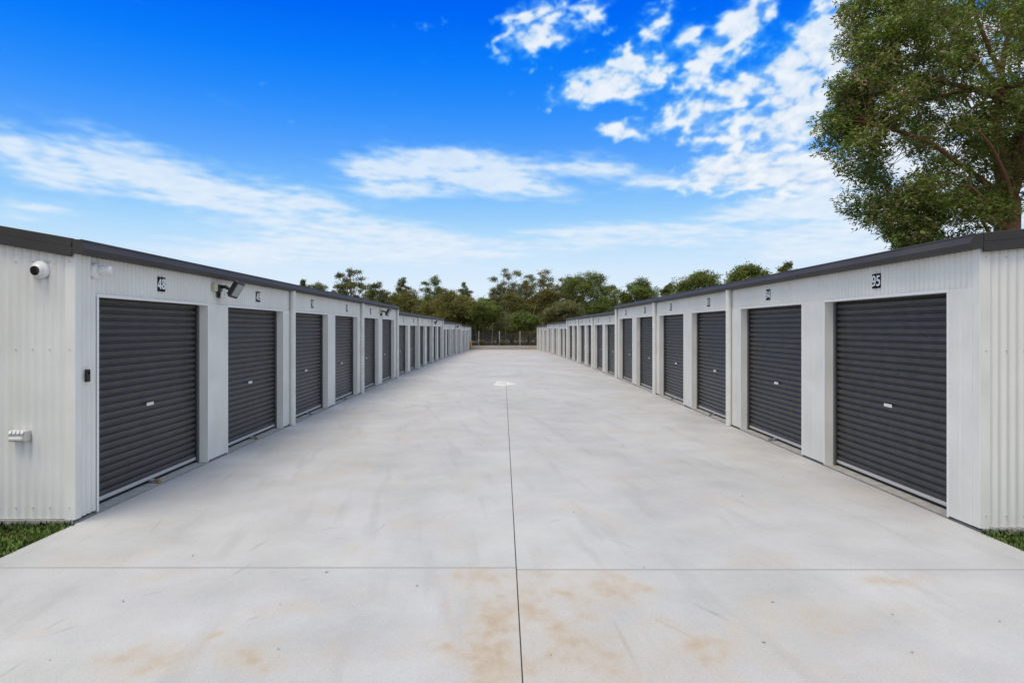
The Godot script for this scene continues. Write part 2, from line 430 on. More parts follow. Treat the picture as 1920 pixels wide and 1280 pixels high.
# ------------------------------------------------------------------ the drive
func slab(parent: Node, x0: float, x1: float, d0: float, d1: float, rows: int, map: Rect2, m: Material, joined := false) -> void:
	var st := mb()
	var e := 0.003
	for k in rows:
		var a := lerpf(d0, d1, float(k) / rows)
		var b := lerpf(d0, d1, float(k + 1) / rows)
		var ya := ground_at(a)
		var yb := ground_at(b)
		var top := [Vector3(x0 + e, ya, -a - (e if k == 0 and not joined else 0.0)), Vector3(x1 - e, ya, -a - (e if k == 0 and not joined else 0.0)), Vector3(x1 - e, yb, -b + (e if k == rows - 1 and not joined else 0.0)), Vector3(x0 + e, yb, -b + (e if k == rows - 1 and not joined else 0.0))]
		var n: Vector3 = (top[1] - top[0]).cross(top[3] - top[0]).normalized()
		n = n if n.y > 0 else -n
		for t in [[0, 1, 2], [0, 2, 3]]:
			var vs: Array = [top[t[0]], top[t[1]], top[t[2]]]
			if (vs[0] - vs[2]).cross(vs[0] - vs[1]).dot(n) < 0.0:
				vs = [vs[0], vs[2], vs[1]]
			for v in vs:
				st.set_normal(n)
				st.set_uv(Vector2((v.x - map.position.x) / map.size.x, (-v.z - map.position.y) / map.size.y))
				st.set_uv2(Vector2(v.x, v.z))
				st.add_vertex(v)
		# arrised edges and sides
		for s in [[x0, e], [x1, -e]]:
			var xo: float = s[0]
			var xi: float = s[0] + s[1]
			var nn := Vector3(-signf(s[1]), 0, 0)
			st.set_uv(Vector2(0.5, 0.5)); st.set_uv2(Vector2.ZERO)
			quad(st, Vector3(xi, ya, -a), Vector3(xi, yb, -b), Vector3(xo, yb - e, -b), Vector3(xo, ya - e, -a), (nn + Vector3.UP).normalized())
			quad(st, Vector3(xo, ya - e, -a), Vector3(xo, yb - e, -b), Vector3(xo, yb - 0.12, -b), Vector3(xo, ya - 0.12, -a), nn)
	for s in ([] if joined else [[d0, e], [d1, -e]]):
		var yy := ground_at(s[0])
		var zo: float = -s[0]
		var zi: float = -s[0] - s[1]
		var nn := Vector3(0, 0, signf(s[1]))
		quad(st, Vector3(x0, yy, zi), Vector3(x1, yy, zi), Vector3(x1, yy - e, zo), Vector3(x0, yy - e, zo), (nn + Vector3.UP).normalized())
		quad(st, Vector3(x0, yy - e, zo), Vector3(x1, yy - e, zo), Vector3(x1, yy - 0.12, zo), Vector3(x0, yy - 0.12, zo), nn)
	build(st, "slab", m, parent)

func make_drive() -> void:
	var drive := structure("concrete_driveway")
	var grit := noise_tex(0.11, 71, Color(0.925, 0.925, 0.925), Color(1, 1, 1), 512, 4)
	var rects := [Rect2(-4.2, 2.4, 8.6, 2.6), Rect2(-4.2, 4.9, 8.6, 17.2), Rect2(-4.2, 21.9, 8.6, 58.2)]
	var sizes := [[1280, 400], [860, 1300], [400, 1100]]
	var mats: Array = []
	for k in 3:
		var r: Rect2 = rects[k]
		var m := mat(Color.WHITE, 0.8, 0.0, 0.4)
		m.albedo_texture = concrete_map(r.position.x, r.end.x, r.position.y, r.end.y, sizes[k][0], sizes[k][1], k)
		m.texture_repeat = true
		m.detail_enabled = true
		m.detail_albedo = grit
		m.detail_blend_mode = BaseMaterial3D.BLEND_MODE_MUL
		m.detail_uv_layer = BaseMaterial3D.DETAIL_UV_2
		m.uv2_scale = Vector3(0.9, 0.9, 0.9)
		mats.append(m)
	var g := 0.003
	slab(drive, -WL + 0.012, JOINT_X - g, -14.0, JOINT_D + 0.021, 8, rects[0], mats[0])
	slab(drive, JOINT_X + g, WR - 0.012, -14.0, JOINT_D - 0.019, 8, rects[0], mats[0])
	slab(drive, -WL + 0.012, JOINT_X - g, JOINT_D + 0.037, 22.0, 20, rects[1], mats[1])
	slab(drive, JOINT_X + g, WR - 0.012, JOINT_D - 0.003, 22.0, 20, rects[1], mats[1])
	slab(drive, -WL + 0.012, WR - 0.012, 22.0, DRIVE_END, 50, rects[2], mats[2], true)

func make_ground() -> void:
	var g := structure("ground")
	var st := mb()
	var rows := [-400.0, -60.0, -14.0, 5.0, 10.0, 25.0, 40.0, 55.0, 70.0, 80.1, 80.4, 100.0, 140.0, 400.0, 2500.0]
	var ys: Array = []
	for d in rows:
		ys.append(ground_at(d) - 0.035 if d < 80.2 else (-0.34 if d < 90 else (-0.4 if d < 120 else -1.0)))
	var xs := [-2500.0, -200.0, -40.0, -12.0, -4.0, 0.0, 4.3, 12.0, 40.0, 200.0, 2500.0]
	for k in rows.size() - 1:
		for j in xs.size() - 1:
			quad(st, Vector3(xs[j], ys[k], -rows[k]), Vector3(xs[j + 1], ys[k], -rows[k]), Vector3(xs[j + 1], ys[k + 1], -rows[k + 1]), Vector3(xs[j], ys[k + 1], -rows[k + 1]), Vector3.UP)
	build(st, "ground_surface", M.lawn, g)
	# the upstand at the end of the drive
	var kerb := structure("kerb")
	st = mb()
	box(st, at(Vector3(0.2, -0.56, -80.16)), Vector3(11.0, 0.52, 0.28), 0.03)
	build(st, "kerb_stone", M.concrete, kerb)

# ------------------------------------------------------------------ sheds
# local frame of a block: u runs away from the camera, y up, o out of the wall towards the drive
func P(side: float, u: float, y: float, o: float) -> Vector3:
	return Vector3(-side * o, y, -u)

func corrugation(u: float) -> Array:
	var a := TAU * u / RIB
	return [-0.008 + 0.008 * cos(a), -0.008 * TAU / RIB * sin(a)]  # offset, slope

func sheet_column(st: SurfaceTool, side: float, along_o: bool, u0: float, u1: float, lo0: float, lo1: float, hi0: float, hi1: float) -> void:
	# one strip of a corrugated sheet between two positions along it
	var c0 := corrugation(u0)
	var c1 := corrugation(u1)
	var p: Array
	var n0: Vector3
	var n1: Vector3
	if not along_o:
		p = [P(side, u0, lo0, c0[0]), P(side, u1, lo1, c1[0]), P(side, u1, hi1, c1[0]), P(side, u0, hi0, c0[0])]
		n0 = P(side, -c0[1], 0, 1).normalized()
		n1 = P(side, -c1[1], 0, 1).normalized()
	else:
		p = [P(side, -c0[0], lo0, -u0), P(side, -c1[0], lo1, -u1), P(side, -c1[0], hi1, -u1), P(side, -c0[0], hi0, -u0)]
		n0 = P(side, -1, 0, c0[1]).normalized()
		n1 = P(side, -1, 0, c1[1]).normalized()
	tri(st, p[0], p[1], p[2], n0, n1, n1)
	tri(st, p[0], p[2], p[3], n0, n1, n0)

func quadp(st: SurfaceTool, side: float, a: Array, b: Array, c: Array, d: Array, n: Array) -> void:
	quad(st, P(side, a[0], a[1], a[2]), P(side, b[0], b[1], b[2]), P(side, c[0], c[1], c[2]), P(side, d[0], d[1], d[2]), P(side, n[0], n[1], n[2]).normalized())

func boxp(st: SurfaceTool, side: float, u0: float, u1: float, y0: float, y1: float, o0: float, o1: float, bevel := 0.0) -> void:
	box(st, at(P(side, (u0 + u1) / 2, (y0 + y1) / 2, (o0 + o1) / 2)), Vector3(absf(o1 - o0), absf(y1 - y0), absf(u1 - u0)), bevel)

var curtain_cache := {}
func curtain_mesh(side: float, height: float) -> ArrayMesh:
	var key := "%d_%.3f" % [int(side), height]
	if curtain_cache.has(key):
		return curtain_cache[key]
	var st := mb()
	# pressed ribs: broad flats standing proud, narrow valleys between
	var prof: Array = []
	var y := 0.0
	while y < height + 0.05:
		prof.append_array([Vector2(y, 0.0), Vector2(y + 0.007, 0.019), Vector2(y + 0.014, 0.024), Vector2(y + 0.044, 0.024), Vector2(y + 0.053, 0.019), Vector2(y + 0.062, 0.0)])
		y += 0.0765
	for k in prof.size() - 1:
		var a: Vector2 = prof[k]
		var b: Vector2 = prof[k + 1]
		if a.x >= height:
			break
		var n := P(side, 0, -(b.y - a.y), b.x - a.x).normalized()
		quad(st, P(side, 0, a.x, a.y), P(side, DOOR_W, a.x, a.y), P(side, DOOR_W, b.x, b.y), P(side, 0, b.x, b.y), n)
	curtain_cache[key] = st.commit()
	return curtain_cache[key]

var part_cache := {}
func cached(key: String, maker: Callable) -> Mesh:
	if not part_cache.has(key):
		part_cache[key] = maker.call()
	return part_cache[key]

func digits_mesh(text: String) -> Mesh:
	var t := TextMesh.new()
	var f := SystemFont.new()
	f.font_names = PackedStringArray(["Droid Sans"])
	f.font_weight = 700
	t.font = f
	t.text = text
	t.font_size = 64
	t.pixel_size = 0.118 / 47.0
	t.depth = 0.003
	return t

func make_block(side: float, d0: float, length: float, first: float, pitch_u: float, head: float, eave: float, slope: float, numbers: Array, label: String, pipes: Array, near: bool) -> Node3D:
	var W: float = WL if side < 0 else WR
	var b := thing("storage_block", Vector3(side * W, 0, -d0), label, "storage building", "storage blocks along the driveway")
	var doors: Array = []
	for i in 6:
		doors.append(first + pitch_u * i)
	var g := func(u: float) -> float: return ground_at(d0 + u)
	# front wall: piers and the band over the doors, one corrugated skin with openings
	var st := mb()
	var cuts: Array = []
	var steps := 6 if near else 4
	var u := 0.085
	while u < length:
		cuts.append(u)
		u += RIB / steps
	cuts.append(length)
	for a in doors:
		cuts.append(a)
		cuts.append(a + DOOR_W)
	cuts.sort()
	for k in cuts.size() - 1:
		var u0: float = cuts[k]
		var u1: float = cuts[k + 1]
		if u1 - u0 < 0.0001:
			continue
		var mid := (u0 + u1) / 2
		var open := false
		for a in doors:
			open = open or (mid > a and mid < a + DOOR_W)
		sheet_column(st, side, false, u0, u1, head if open else g.call(u0) + 0.03, head if open else g.call(u1) + 0.03, eave, eave)
	build(st, "front_wall", M.wall, b)
	# end walls: the near one faces the camera, the far one closes the block
	var depth := 6.4
	var ridge := depth / 2
	for far in [false, true]:
		st = mb()
		var x := 0.085
		while x < depth:
			var x1 := minf(x + RIB / steps, depth)
			var h0 := eave + 0.02 + slope * minf(x, depth - x)
			var h1 := eave + 0.02 + slope * minf(x1, depth - x1)
			if far:
				quad(st, P(side, length, g.call(length) + 0.03, -x), P(side, length, g.call(length) + 0.03, -x1), P(side, length, h1, -x1), P(side, length, h0, -x), Vector3(0, 0, -1))
			else:
				sheet_column(st, side, true, x, x1, g.call(0.0) + 0.035, g.call(0.0) + 0.035, h0, h1)
			x = x1
		build(st, "end_wall", M.wall, b)
	st = mb()
	quadp(st, side, [0, g.call(length) - 0.1, -depth], [length, g.call(length) - 0.1, -depth], [length, eave, -depth], [0, eave, -depth], [0, 0, -1])
	build(st, "rear_wall", M.wall, b)
	# flat pier cladding between the doors, lapped down its middle
	var piers: Array = []
	for i in 5:
		piers.append([doors[i] + DOOR_W + 0.023, doors[i + 1] - 0.023])
	if side > 0:
		piers.append([0.09, doors[0] - 0.023])
	piers.append([doors[5] + DOOR_W + 0.023, length - 0.005])
	for p in piers:
		st = mb()
		var pm: float = (p[0] + p[1]) / 2 + 0.02
		var py: float = g.call(pm) + 0.026
		boxp(st, side, p[0], pm, py, head + 0.02, -0.006, 0.005, 0.002)
		boxp(st, side, pm - 0.02, p[1], py, head + 0.02, -0.003, 0.0075, 0.002)
		build(st, "pier_cladding", M.flash, b)
	# corner flashings
	st = mb()
	boxp(st, side, -0.004, 0.088, g.call(0.0) + 0.028, eave + 0.005, -0.003, 0.004, 0.002)
	boxp(st, side, -0.004, 0.003, g.call(0.0) + 0.028, eave + 0.02, -0.088, -0.003, 0.002)
	build(st, "corner_flashing", M.flash, b)
	# floor slab, its edge a step back from the sheet
	st = mb()
	var n := 12
	for k in n:
		var a := length * k / n
		var c := length * (k + 1) / n
		quadp(st, side, [a, g.call(a) + 0.008, -0.012], [c, g.call(c) + 0.008, -0.012], [c, g.call(c) + 0.012, -depth], [a, g.call(a) + 0.012, -depth], [0, 1, 0])
		quadp(st, side, [a, g.call(a) + 0.008, -0.012], [c, g.call(c) + 0.008, -0.012], [c, g.call(c) - 0.2, -0.012], [a, g.call(a) - 0.2, -0.012], [0, 0, 1])
	quadp(st, side, [-0.012, g.call(0.0) + 0.03, -0.01], [-0.012, g.call(0.0) + 0.03, -depth], [-0.012, g.call(0.0) - 0.2, -depth], [-0.012, g.call(0.0) - 0.2, -0.01], [-1, 0, 0])
	quadp(st, side, [-0.012, g.call(0.0) + 0.03, -0.01], [-0.012, g.call(0.0) + 0.03, -depth], [0.03, g.call(0.0) + 0.03, -depth], [0.03, g.call(0.0) + 0.03, -0.01], [0, 1, 0])
	build(st, "floor_slab", M.concrete, b)
	# roof: two thin slopes
	st = mb()
	for s in [0, 1]:
		var oa := 0.03 if s == 0 else -depth - 0.05
		var ya := eave + 0.035 - 0.03 * slope
		var yr := eave + 0.035 + ridge * slope
		for dy in [0.0, 0.028]:
			quadp(st, side, [-0.02, ya + dy, oa], [length, ya + dy, oa], [length, yr + dy, -ridge], [-0.02, yr + dy, -ridge], [0, 1.0 if dy > 0 else -1.0, slope])
		quadp(st, side, [-0.02, ya, oa], [length, ya, oa], [length, ya + 0.028, oa], [-0.02, ya + 0.028, oa], [0, 0, 1 if s == 0 else -1])
	var roof := build(st, "roof", M.dark, b)
	# gutter: upright lower front, upper front leaning back with a rolled lip
	st = mb()
	var gp := [Vector2(0.006, 0.128), Vector2(0.006, 0.0), Vector2(0.095, 0.0), Vector2(0.118, 0.014), Vector2(0.122, 0.046), Vector2(0.116, 0.052), Vector2(0.086, 0.108), Vector2(0.090, 0.117), Vector2(0.084, 0.127), Vector2(0.074, 0.123), Vector2(0.076, 0.06), Vector2(0.03, 0.05), Vector2(0.018, 0.128)]
	for k in gp.size() - 1:
		var a: Vector2 = gp[k]
		var c: Vector2 = gp[k + 1]
		var e := c - a
		quadp(st, side, [-0.05, eave + a.y, a.x], [length + 0.0, eave + a.y, a.x], [length + 0.0, eave + c.y, c.x], [-0.05, eave + c.y, c.x], [0, -e.x, e.y])
	for cap in [[-0.05, -1.0], [length, 1.0]]:
		for k in range(2, 9):
			var a: Vector2 = gp[k]
			var c: Vector2 = gp[k + 1]
			tri(st, P(side, cap[0], eave + 0.07, 0.03), P(side, cap[0], eave + a.y, a.x), P(side, cap[0], eave + c.y, c.x), P(side, cap[1], 0, 0), P(side, cap[1], 0, 0), P(side, cap[1], 0, 0))
		quadp(st, side, [cap[0], eave, 0.006], [cap[0], eave, 0.095], [cap[0], eave + 0.07, 0.03], [cap[0], eave + 0.128, 0.006], [cap[1], 0, 0])
		tri(st, P(side, cap[0], eave + 0.07, 0.03), P(side, cap[0], eave + 0.128, 0.006), P(side, cap[0], eave + 0.123, 0.074), P(side, cap[1], 0, 0), P(side, cap[1], 0, 0), P(side, cap[1], 0, 0))
	build(st, "gutter", M.dark, roof)
	# barge capping on the gable ends, folded in two steps
	for far in [false, true]:
		st = mb()
		var ub := length + 0.004 if far else -0.052
		var sg := -1.0 if far else 1.0
		var len_ := sqrt(1 + slope * slope) * ridge
		for s in [0, 1]:
			var ang := atan(slope) * (1.0 if s == 0 else -1.0)
			for part in [[0.055, 0.135, 0.040], [-0.03, 0.056, 0.028]]:
				var lo: float = part[0]
				var hi: float = part[1]
				var th: float = part[2]
				var ox := 0.0 if s == 0 else -depth
				var c := P(side, ub + sg * th / 2, eave + (lo + hi) / 2 + slope * ridge / 2, (ox - ridge) / 2)
				var bs := Basis(Vector3(0, 0, 1), side * ang)
				box(st, Transform3D(bs, c), Vector3(len_ + (0.0 if s == 0 else 0.02), hi - lo, th), 0.004)
		build(st, "barge_capping", M.dark, roof)
	# doors
	for i in 6:
		var a: float = doors[i]
		var z := a + DOOR_W
		var base: float = g.call(a + DOOR_W / 2)
		var bottom := base + 0.085
		var door := put("roller_door", curtain_mesh(side, snappedf(head + 0.04 - bottom, 0.005)), M.curtains[(i * 3 + int(numbers[0])) % 4], b)
		door.position = P(side, a, bottom, -0.15)
		# reveals of the opening and its bright folded trim
		st = mb()
		for e in [[a, 1.0], [z, -1.0]]:
			quadp(st, side, [e[0], base - 0.02, 0.0], [e[0], base - 0.02, -0.19], [e[0], head, -0.19], [e[0], head, 0.0], [e[1], 0, 0])
		quadp(st, side, [a, head, 0.0], [z, head, 0.0], [z, head, -0.095], [a, head, -0.095], [0, -1, 0])
		build(st, "door_reveal", M.flash, b)
		st = mb()
		boxp(st, side, a - 0.022, a + 0.003, base + 0.012, head - 0.003, 0.0, 0.012, 0.003)
		boxp(st, side, z - 0.003, z + 0.022, base + 0.012, head - 0.003, 0.0, 0.012, 0.003)
		boxp(st, side, a - 0.026, z + 0.026, head - 0.003, head + 0.026, 0.0, 0.014, 0.003)
		build(st, "door_trim", M.white, b)
		# sub-parts of the door, in its own frame
		st = mb()
		boxp(st, side, 0.03, DOOR_W - 0.03, -0.036, 0.003, -0.012, 0.024, 0.004)
		build(st, "bottom_rail", M.alu, door)
		st = mb()
		boxp(st, side, 0.03, DOOR_W - 0.03, -0.066, -0.038, -0.004, 0.012)
		build(st, "rubber_seal", M.rubber, door)
		for e in [[0.0, 0.05], [DOOR_W - 0.05, DOOR_W]]:
			st = mb()
			boxp(st, side, e[0], e[1], -0.07, head - bottom - 0.02, 0.026, 0.050, 0.004)
			build(st, "guide", M.guide, door)
		st = mb()
		boxp(st, side, DOOR_W / 2 - 0.075, DOOR_W / 2 + 0.075, 0.80, 0.836, 0.022, 0.032, 0.004)
		build(st, "handle_plate", M.plastic, door)
		# threshold strip of the floor, let in under the door
		st = mb()
		quadp(st, side, [a, g.call(a) + 0.010, -0.006], [z, g.call(z) + 0.010, -0.006], [z, base + 0.022, -0.3], [a, base + 0.022, -0.3], [0, 1, 0.05])
		quadp(st, side, [a, g.call(a) + 0.010, -0.006], [z, g.call(z) + 0.010, -0.006], [z, g.call(z) - 0.15, -0.006], [a, g.call(a) - 0.15, -0.006], [0, 0, 1])
		build(st, "threshold", M.concrete, b)
		# number plate
		var yp := head + (eave - head) * 0.53
		st = mb()
		boxp(st, side, -0.082, 0.082, -0.08, 0.08, 0.0, 0.005, 0.001)
		var plate := build(st, "number_plate", M.plate, b)
		plate.position = P(side, a + DOOR_W / 2, yp, 0.002)
		var dg := put("number", digits_mesh(str(numbers[i])), M.white, plate)
		dg.rotation.y = side * -PI / 2
		dg.position = P(side, 0, 0, 0.006)
	# downpipes, each with an outlet and a joint collar
	for pu in pipes:
		st = mb()
		var y0: float = g.call(pu) + 0.005
		tube(st, [P(side, pu, y0, 0.056), P(side, pu, eave + 0.02, 0.056)], [0.049, 0.049], 14)
		var pipe := build(st, "downpipe", M.pipe, b)
		st = mb()
		tube(st, [P(side, pu, head - 0.03, 0.056), P(side, pu, head + 0.03, 0.056)], [0.054, 0.054], 14)
		build(st, "collar", M.pipe, pipe)
		st = mb()
		tube(st, [P(side, pu, y0 + 0.25, 0.056), P(side, pu, y0 + 0.28, 0.056)], [0.053, 0.053], 14)
		build(st, "collar", M.pipe, pipe)
	# fixing screws of the near end wall
	if near:
		st = mb()
		for yy in [0.14, 1.56, eave - 0.07]:
			for k in range(1, 22):
				var xo := 0.05 if k == 1 else RIB * (k * 2 - 1)
				lathe(st, Transform3D(Basis(Vector3.RIGHT, PI / 2), P(side, -0.003, yy, -xo)), [Vector2(0.0, 0.008), Vector2(0.006, 0.006), Vector2(0.008, 0.0)], 6)
		var sc := build(st, "screws", M.outlet, b)
		sc.set_meta("kind", "stuff")
	return b

# ------------------------------------------------------------------ fittings
func make_padlock(side: float, d: float, label: String, brassy: bool) -> void:
	var W: float = WL if side < 0 else WR
	var base := ground_at(d)
	var o := thing("padlock", Vector3(side * W, base + 0.03, -d), label, "padlock", "padlocks at the feet of the roller doors")
	var st := mb()
	boxp(st, side, -0.026, 0.026, -0.016, 0.018, -0.055, -0.005, 0.005)
	build(st, "lock_body", M.brass if brassy else M.galv, o)
	st = mb()
	var pts: Array = []
	for k in 9:
		var a := PI * k / 8.0
		pts.append(P(side, cos(a) * 0.017, 0.005, -0.055 - sin(a) * 0.035 - (0.0 if k in [0, 8] else 0.012)))
	var rr: Array = []
	rr.resize(9)
	rr.fill(0.005)
	tube(st, pts, rr, 6)
	build(st, "shackle", M.galv, o)
	st = mb()
	boxp(st, side, -0.035, 0.035, -0.004, 0.024, -0.122, -0.085, 0.003)
	build(st, "hasp", M.galv, o)

func make_floodlight(side: float, d: float, y: float, label: String) -> void:
	var W: float = WL if side < 0 else WR
	var o := thing("floodlight", Vector3(side * W, y, -d), label, "floodlight", "floodlights over the left doors")
	var st := mb()
	boxp(st, side, -0.10, -0.02, -0.05, 0.065, 0.0, 0.05, 0.008)
	build(st, "junction_box", M.cream, o)
	st = mb()
	boxp(st, side, 0.04, 0.15, -0.13, 0.05, 0.0, 0.045, 0.012)
	build(st, "back_plate", M.black, o)
	st = mb()
	box(st, Transform3D(Basis(Vector3(0, 0, 1), side * 0.15), P(side, 0.06, -0.085, 0.075)), Vector3(0.05, 0.10, 0.06), 0.018)
	build(st, "motion_sensor", M.plastic, o)
	st = mb()
	tube(st, [P(side, 0.09, 0.02, 0.04), P(side, 0.09, 0.02, 0.10), P(side, 0.09, -0.03, 0.20)], [0.024, 0.024, 0.022], 8)
	build(st, "arm", M.black, o)
	st = mb()
	tube(st, [P(side, -0.05, -0.045, 0.03), P(side, -0.03, -0.10, 0.05), P(side, 0.02, -0.11, 0.05), P(side, 0.05, -0.05, 0.04)], [0.006, 0.006, 0.006, 0.006], 6)
	build(st, "cable", M.black, o)
	# head: a shallow box tipped up, its glass turned out and down and a little to the camera
	var n := P(side, -0.24, -0.48, 0.83).normalized()
	var up := (P(side, 0.0, 0.80, 0.58) - n * P(side, 0.0, 0.80, 0.58).dot(n)).normalized()
	var bs := Basis(up.cross(n), up, n)
	var c := P(side, 0.10, -0.02, 0.245)
	st = mb()
	box(st, Transform3D(bs, c), Vector3(0.18, 0.235, 0.045), 0.01)
	for k in 7:
		box(st, Transform3D(bs, c + bs * Vector3(-0.075 + 0.025 * k, 0, -0.032)), Vector3(0.006, 0.2, 0.03))
	var head := build(st, "lamp_head", M.black, o)
	st = mb()
	box(st, Transform3D(bs, c + n * 0.0235), Vector3(0.135, 0.175, 0.006), 0.002)
	build(st, "lens", M.lens, head)

func make_fittings() -> void:
	# turret camera on the left end wall
	var o := thing("security_camera", Vector3(-4.156, 2.275, -6.085), "white dome security camera with dark lens on the left end wall", "camera")
	var st := mb()
	var face := Basis(Vector3.RIGHT, PI / 2)
	lathe(st, Transform3D(face, Vector3.ZERO), [Vector2(0.0, 0.036), Vector2(0.06, 0.036), Vector2(0.076, 0.028), Vector2(0.082, 0.014), Vector2(0.082, -0.003)], 28)
	build(st, "base", M.plastic, o)
	st = mb()
	var look := Basis(Vector3.RIGHT, PI / 2 + 0.12)
	look = Basis(Vector3.UP, -0.10) * look
	var prof: Array = []
	for k in 11:
		var a := PI * 0.62 * k / 10.0
		prof.append(Vector2(sin(a) * 0.064, cos(a) * 0.064))
	lathe(st, Transform3D(look, Vector3(-0.004, -0.004, 0.016)), prof, 24)
	build(st, "ball", M.plastic, o)
	st = mb()
	lathe(st, Transform3D(look, Vector3(-0.004, -0.004, 0.016)), [Vector2(0.0, 0.066), Vector2(0.030, 0.066), Vector2(0.042, 0.058), Vector2(0.042, 0.04)], 24)
	build(st, "lens", M.glass_black, o)
	# bullet camera on the side wall by the corner
	o = thing("bullet_camera", Vector3(-WL + 0.0, 2.292, -6.39), "white bullet camera on the left wall between the corner and plate 48", "camera")
	st = mb()
	var out := Basis(Vector3(0, 0, 1), -PI / 2)
	lathe(st, Transform3D(out, Vector3.ZERO), [Vector2(0.0, 0.035), Vector2(0.055, 0.033), Vector2(0.074, 0.02), Vector2(0.076, -0.004)], 24)
	build(st, "mount", M.plastic, o)
	st = mb()
	lathe(st, Transform3D(Basis(Vector3.UP, 0.35) * Basis(Vector3(0, 0, 1), -PI / 2 - 0.06), Vector3(0.02, 0.012, 0)), [Vector2(0.034, 0.0), Vector2(0.042, 0.03), Vector2(0.045, 0.10), Vector2(0.041, 0.118), Vector2(0.03, 0.122), Vector2(0.026, 0.112), Vector2(0.0, 0.112)], 22)
	build(st, "barrel", M.plastic, o)
	# black call box and the outlet with its two flaps
	o = thing("black_reader", Vector3(-WL, 1.315, -6.245), "small black reader box on the left corner beside roller door 48", "reader")
	st = mb()
	boxp(st, -1, -0.028, 0.028, -0.058, 0.058, 0.003, 0.03, 0.006)
	build(st, "case", M.black, o)
	st = mb()
	boxp(st, -1, -0.016, 0.016, 0.012, 0.04, 0.029, 0.032, 0.001)
	build(st, "window", M.glass_black, o)
	o = thing("power_outlet", Vector3(-4.33, 0.79, -6.09), "pale grey weatherproof double power outlet low on the left end wall", "power outlet")
	st = mb()
	box(st, at(Vector3(0, 0, 0.03)), Vector3(0.165, 0.10, 0.065), 0.008)
	build(st, "housing", M.outlet, o)
	for k in 4:
		st = mb()
		box(st, Transform3D(Basis(Vector3.RIGHT, -0.5), Vector3(-0.057 + 0.036 * k, 0.035, 0.068)), Vector3(0.024, 0.035, 0.012), 0.003)
		build(st, "switch_flap", M.plastic, o)
	st = mb()
	box(st, at(Vector3(-0.01, -0.022, 0.068)), Vector3(0.12, 0.03, 0.022), 0.006)
	build(st, "socket_cover", M.plastic, o)
	# floodlights
	make_floodlight(-1, 9.05, 2.29, "black floodlight nearest the camera, between number plates 48 and 49")
	make_floodlight(-1, 21.2, 2.27, "second black floodlight along the left row, near the first roof step")
	make_floodlight(-1, 36.6, 2.08, "third black floodlight along the left row, on the second block")
	make_floodlight(-1, 54.5, 1.90, "farthest black floodlight along the left row, on the third block")
	# padlocks
	for k in 4:
		make_padlock(-1, 6.43 + 3.02 * k + DOOR_W / 2, ["brass padlock at the foot of the nearest left roller door", "brass padlock at the foot of the second left roller door", "steel padlock at the foot of the third left roller door", "steel padlock at the foot of the fourth left roller door"][k], k < 2)
	for k in [1, 2, 3]:
		make_padlock(1, 6.25 + 3.04 * k + DOOR_W / 2, ["", "steel padlock at the foot of the second right roller door", "steel padlock at the foot of the third right roller door", "steel padlock at the foot of the fourth right roller door"][k], false)
	# drain in the middle of the drive: a pale patch with a grate
	o = thing("drain", Vector3(0.02, ground_at(21.7), -21.7), "pale concrete drain surround with grate in the middle of the driveway", "drain")
	st = mb()
	var ring: Array = []
	for k in 22:
		var a := TAU * k / 22.0
		var r := 1.0 + 0.16 * sin(a * 3.0 + 1.0) + 0.10 * sin(a * 5.0)
		ring.append(Vector3(cos(a) * 0.32 * r, 0.006, sin(a) * 0.85 * r))
	for k in 22:
		tri(st, Vector3(0, 0.008, 0), ring[k], ring[(k + 1) % 22], Vector3.UP, Vector3.UP, Vector3.UP)
		tri(st, ring[k], ring[(k + 1) % 22], ring[k] * Vector3(1.02, 0, 1.02), Vector3.UP, Vector3.UP, Vector3.UP)
	build(st, "surround", M.pale_concrete, o)
	st = mb()
	for k in 7:
		box(st, at(Vector3(-0.09 + 0.03 * k, 0.012, 0.0)), Vector3(0.012, 0.012, 0.2), 0.002)
	build(st, "grate", M.galv, o)
	# bollard at the end of the left row
	o = thing("bollard", Vector3(-3.72, ground_at(79.0), -78.9), "orange yellow bollard at the far end of the left row", "bollard")
	st = mb()
	lathe(st, Transform3D.IDENTITY, [Vector2(0.10, 0.0), Vector2(0.10, 0.93), Vector2(0.08, 0.97), Vector2(0.0, 0.98)], 14)
	build(st, "post", M.yellow, o)
	st = mb()
	lathe(st, Transform3D.IDENTITY, [Vector2(0.16, 0.0), Vector2(0.16, 0.015), Vector2(0.10, 0.016)], 14)
	build(st, "base_plate", M.galv, o)

func make_fence() -> void:
	var f := thing("fence", Vector3(0, -0.32, -80.6), "dark mesh fence with pale posts across the end of the driveway", "fence")
	var top := 1.48
	var x := -2.87 - 2.45 * 7
	while x < 24.0:
		var st := mb()
		box(st, at(Vector3(x, 0.85, 0)), Vector3(0.075, 1.75, 0.075), 0.01)
		var post := build(st, "post", M.post, f)
		st = mb()
		box(st, at(Vector3(x, 1.735, 0)), Vector3(0.09, 0.03, 0.09), 0.008)
		build(st, "cap", M.post, post)
		for y in [0.08, 0.78, top]:
			st = mb()
			box(st, at(Vector3(x + 1.225, y, 0)), Vector3(2.34, 0.045, 0.04))
			build(st, "rail", M.fence, f)
		st = mb()
		var k := 0.09
		while k < 2.4:
			box(st, at(Vector3(x + k, top / 2 + 0.02, 0)), Vector3(0.026, top, 0.026))
			k += 0.07
		var bars := build(st, "bars", M.fence, f)
		bars.set_meta("kind", "stuff")
		x += 2.45

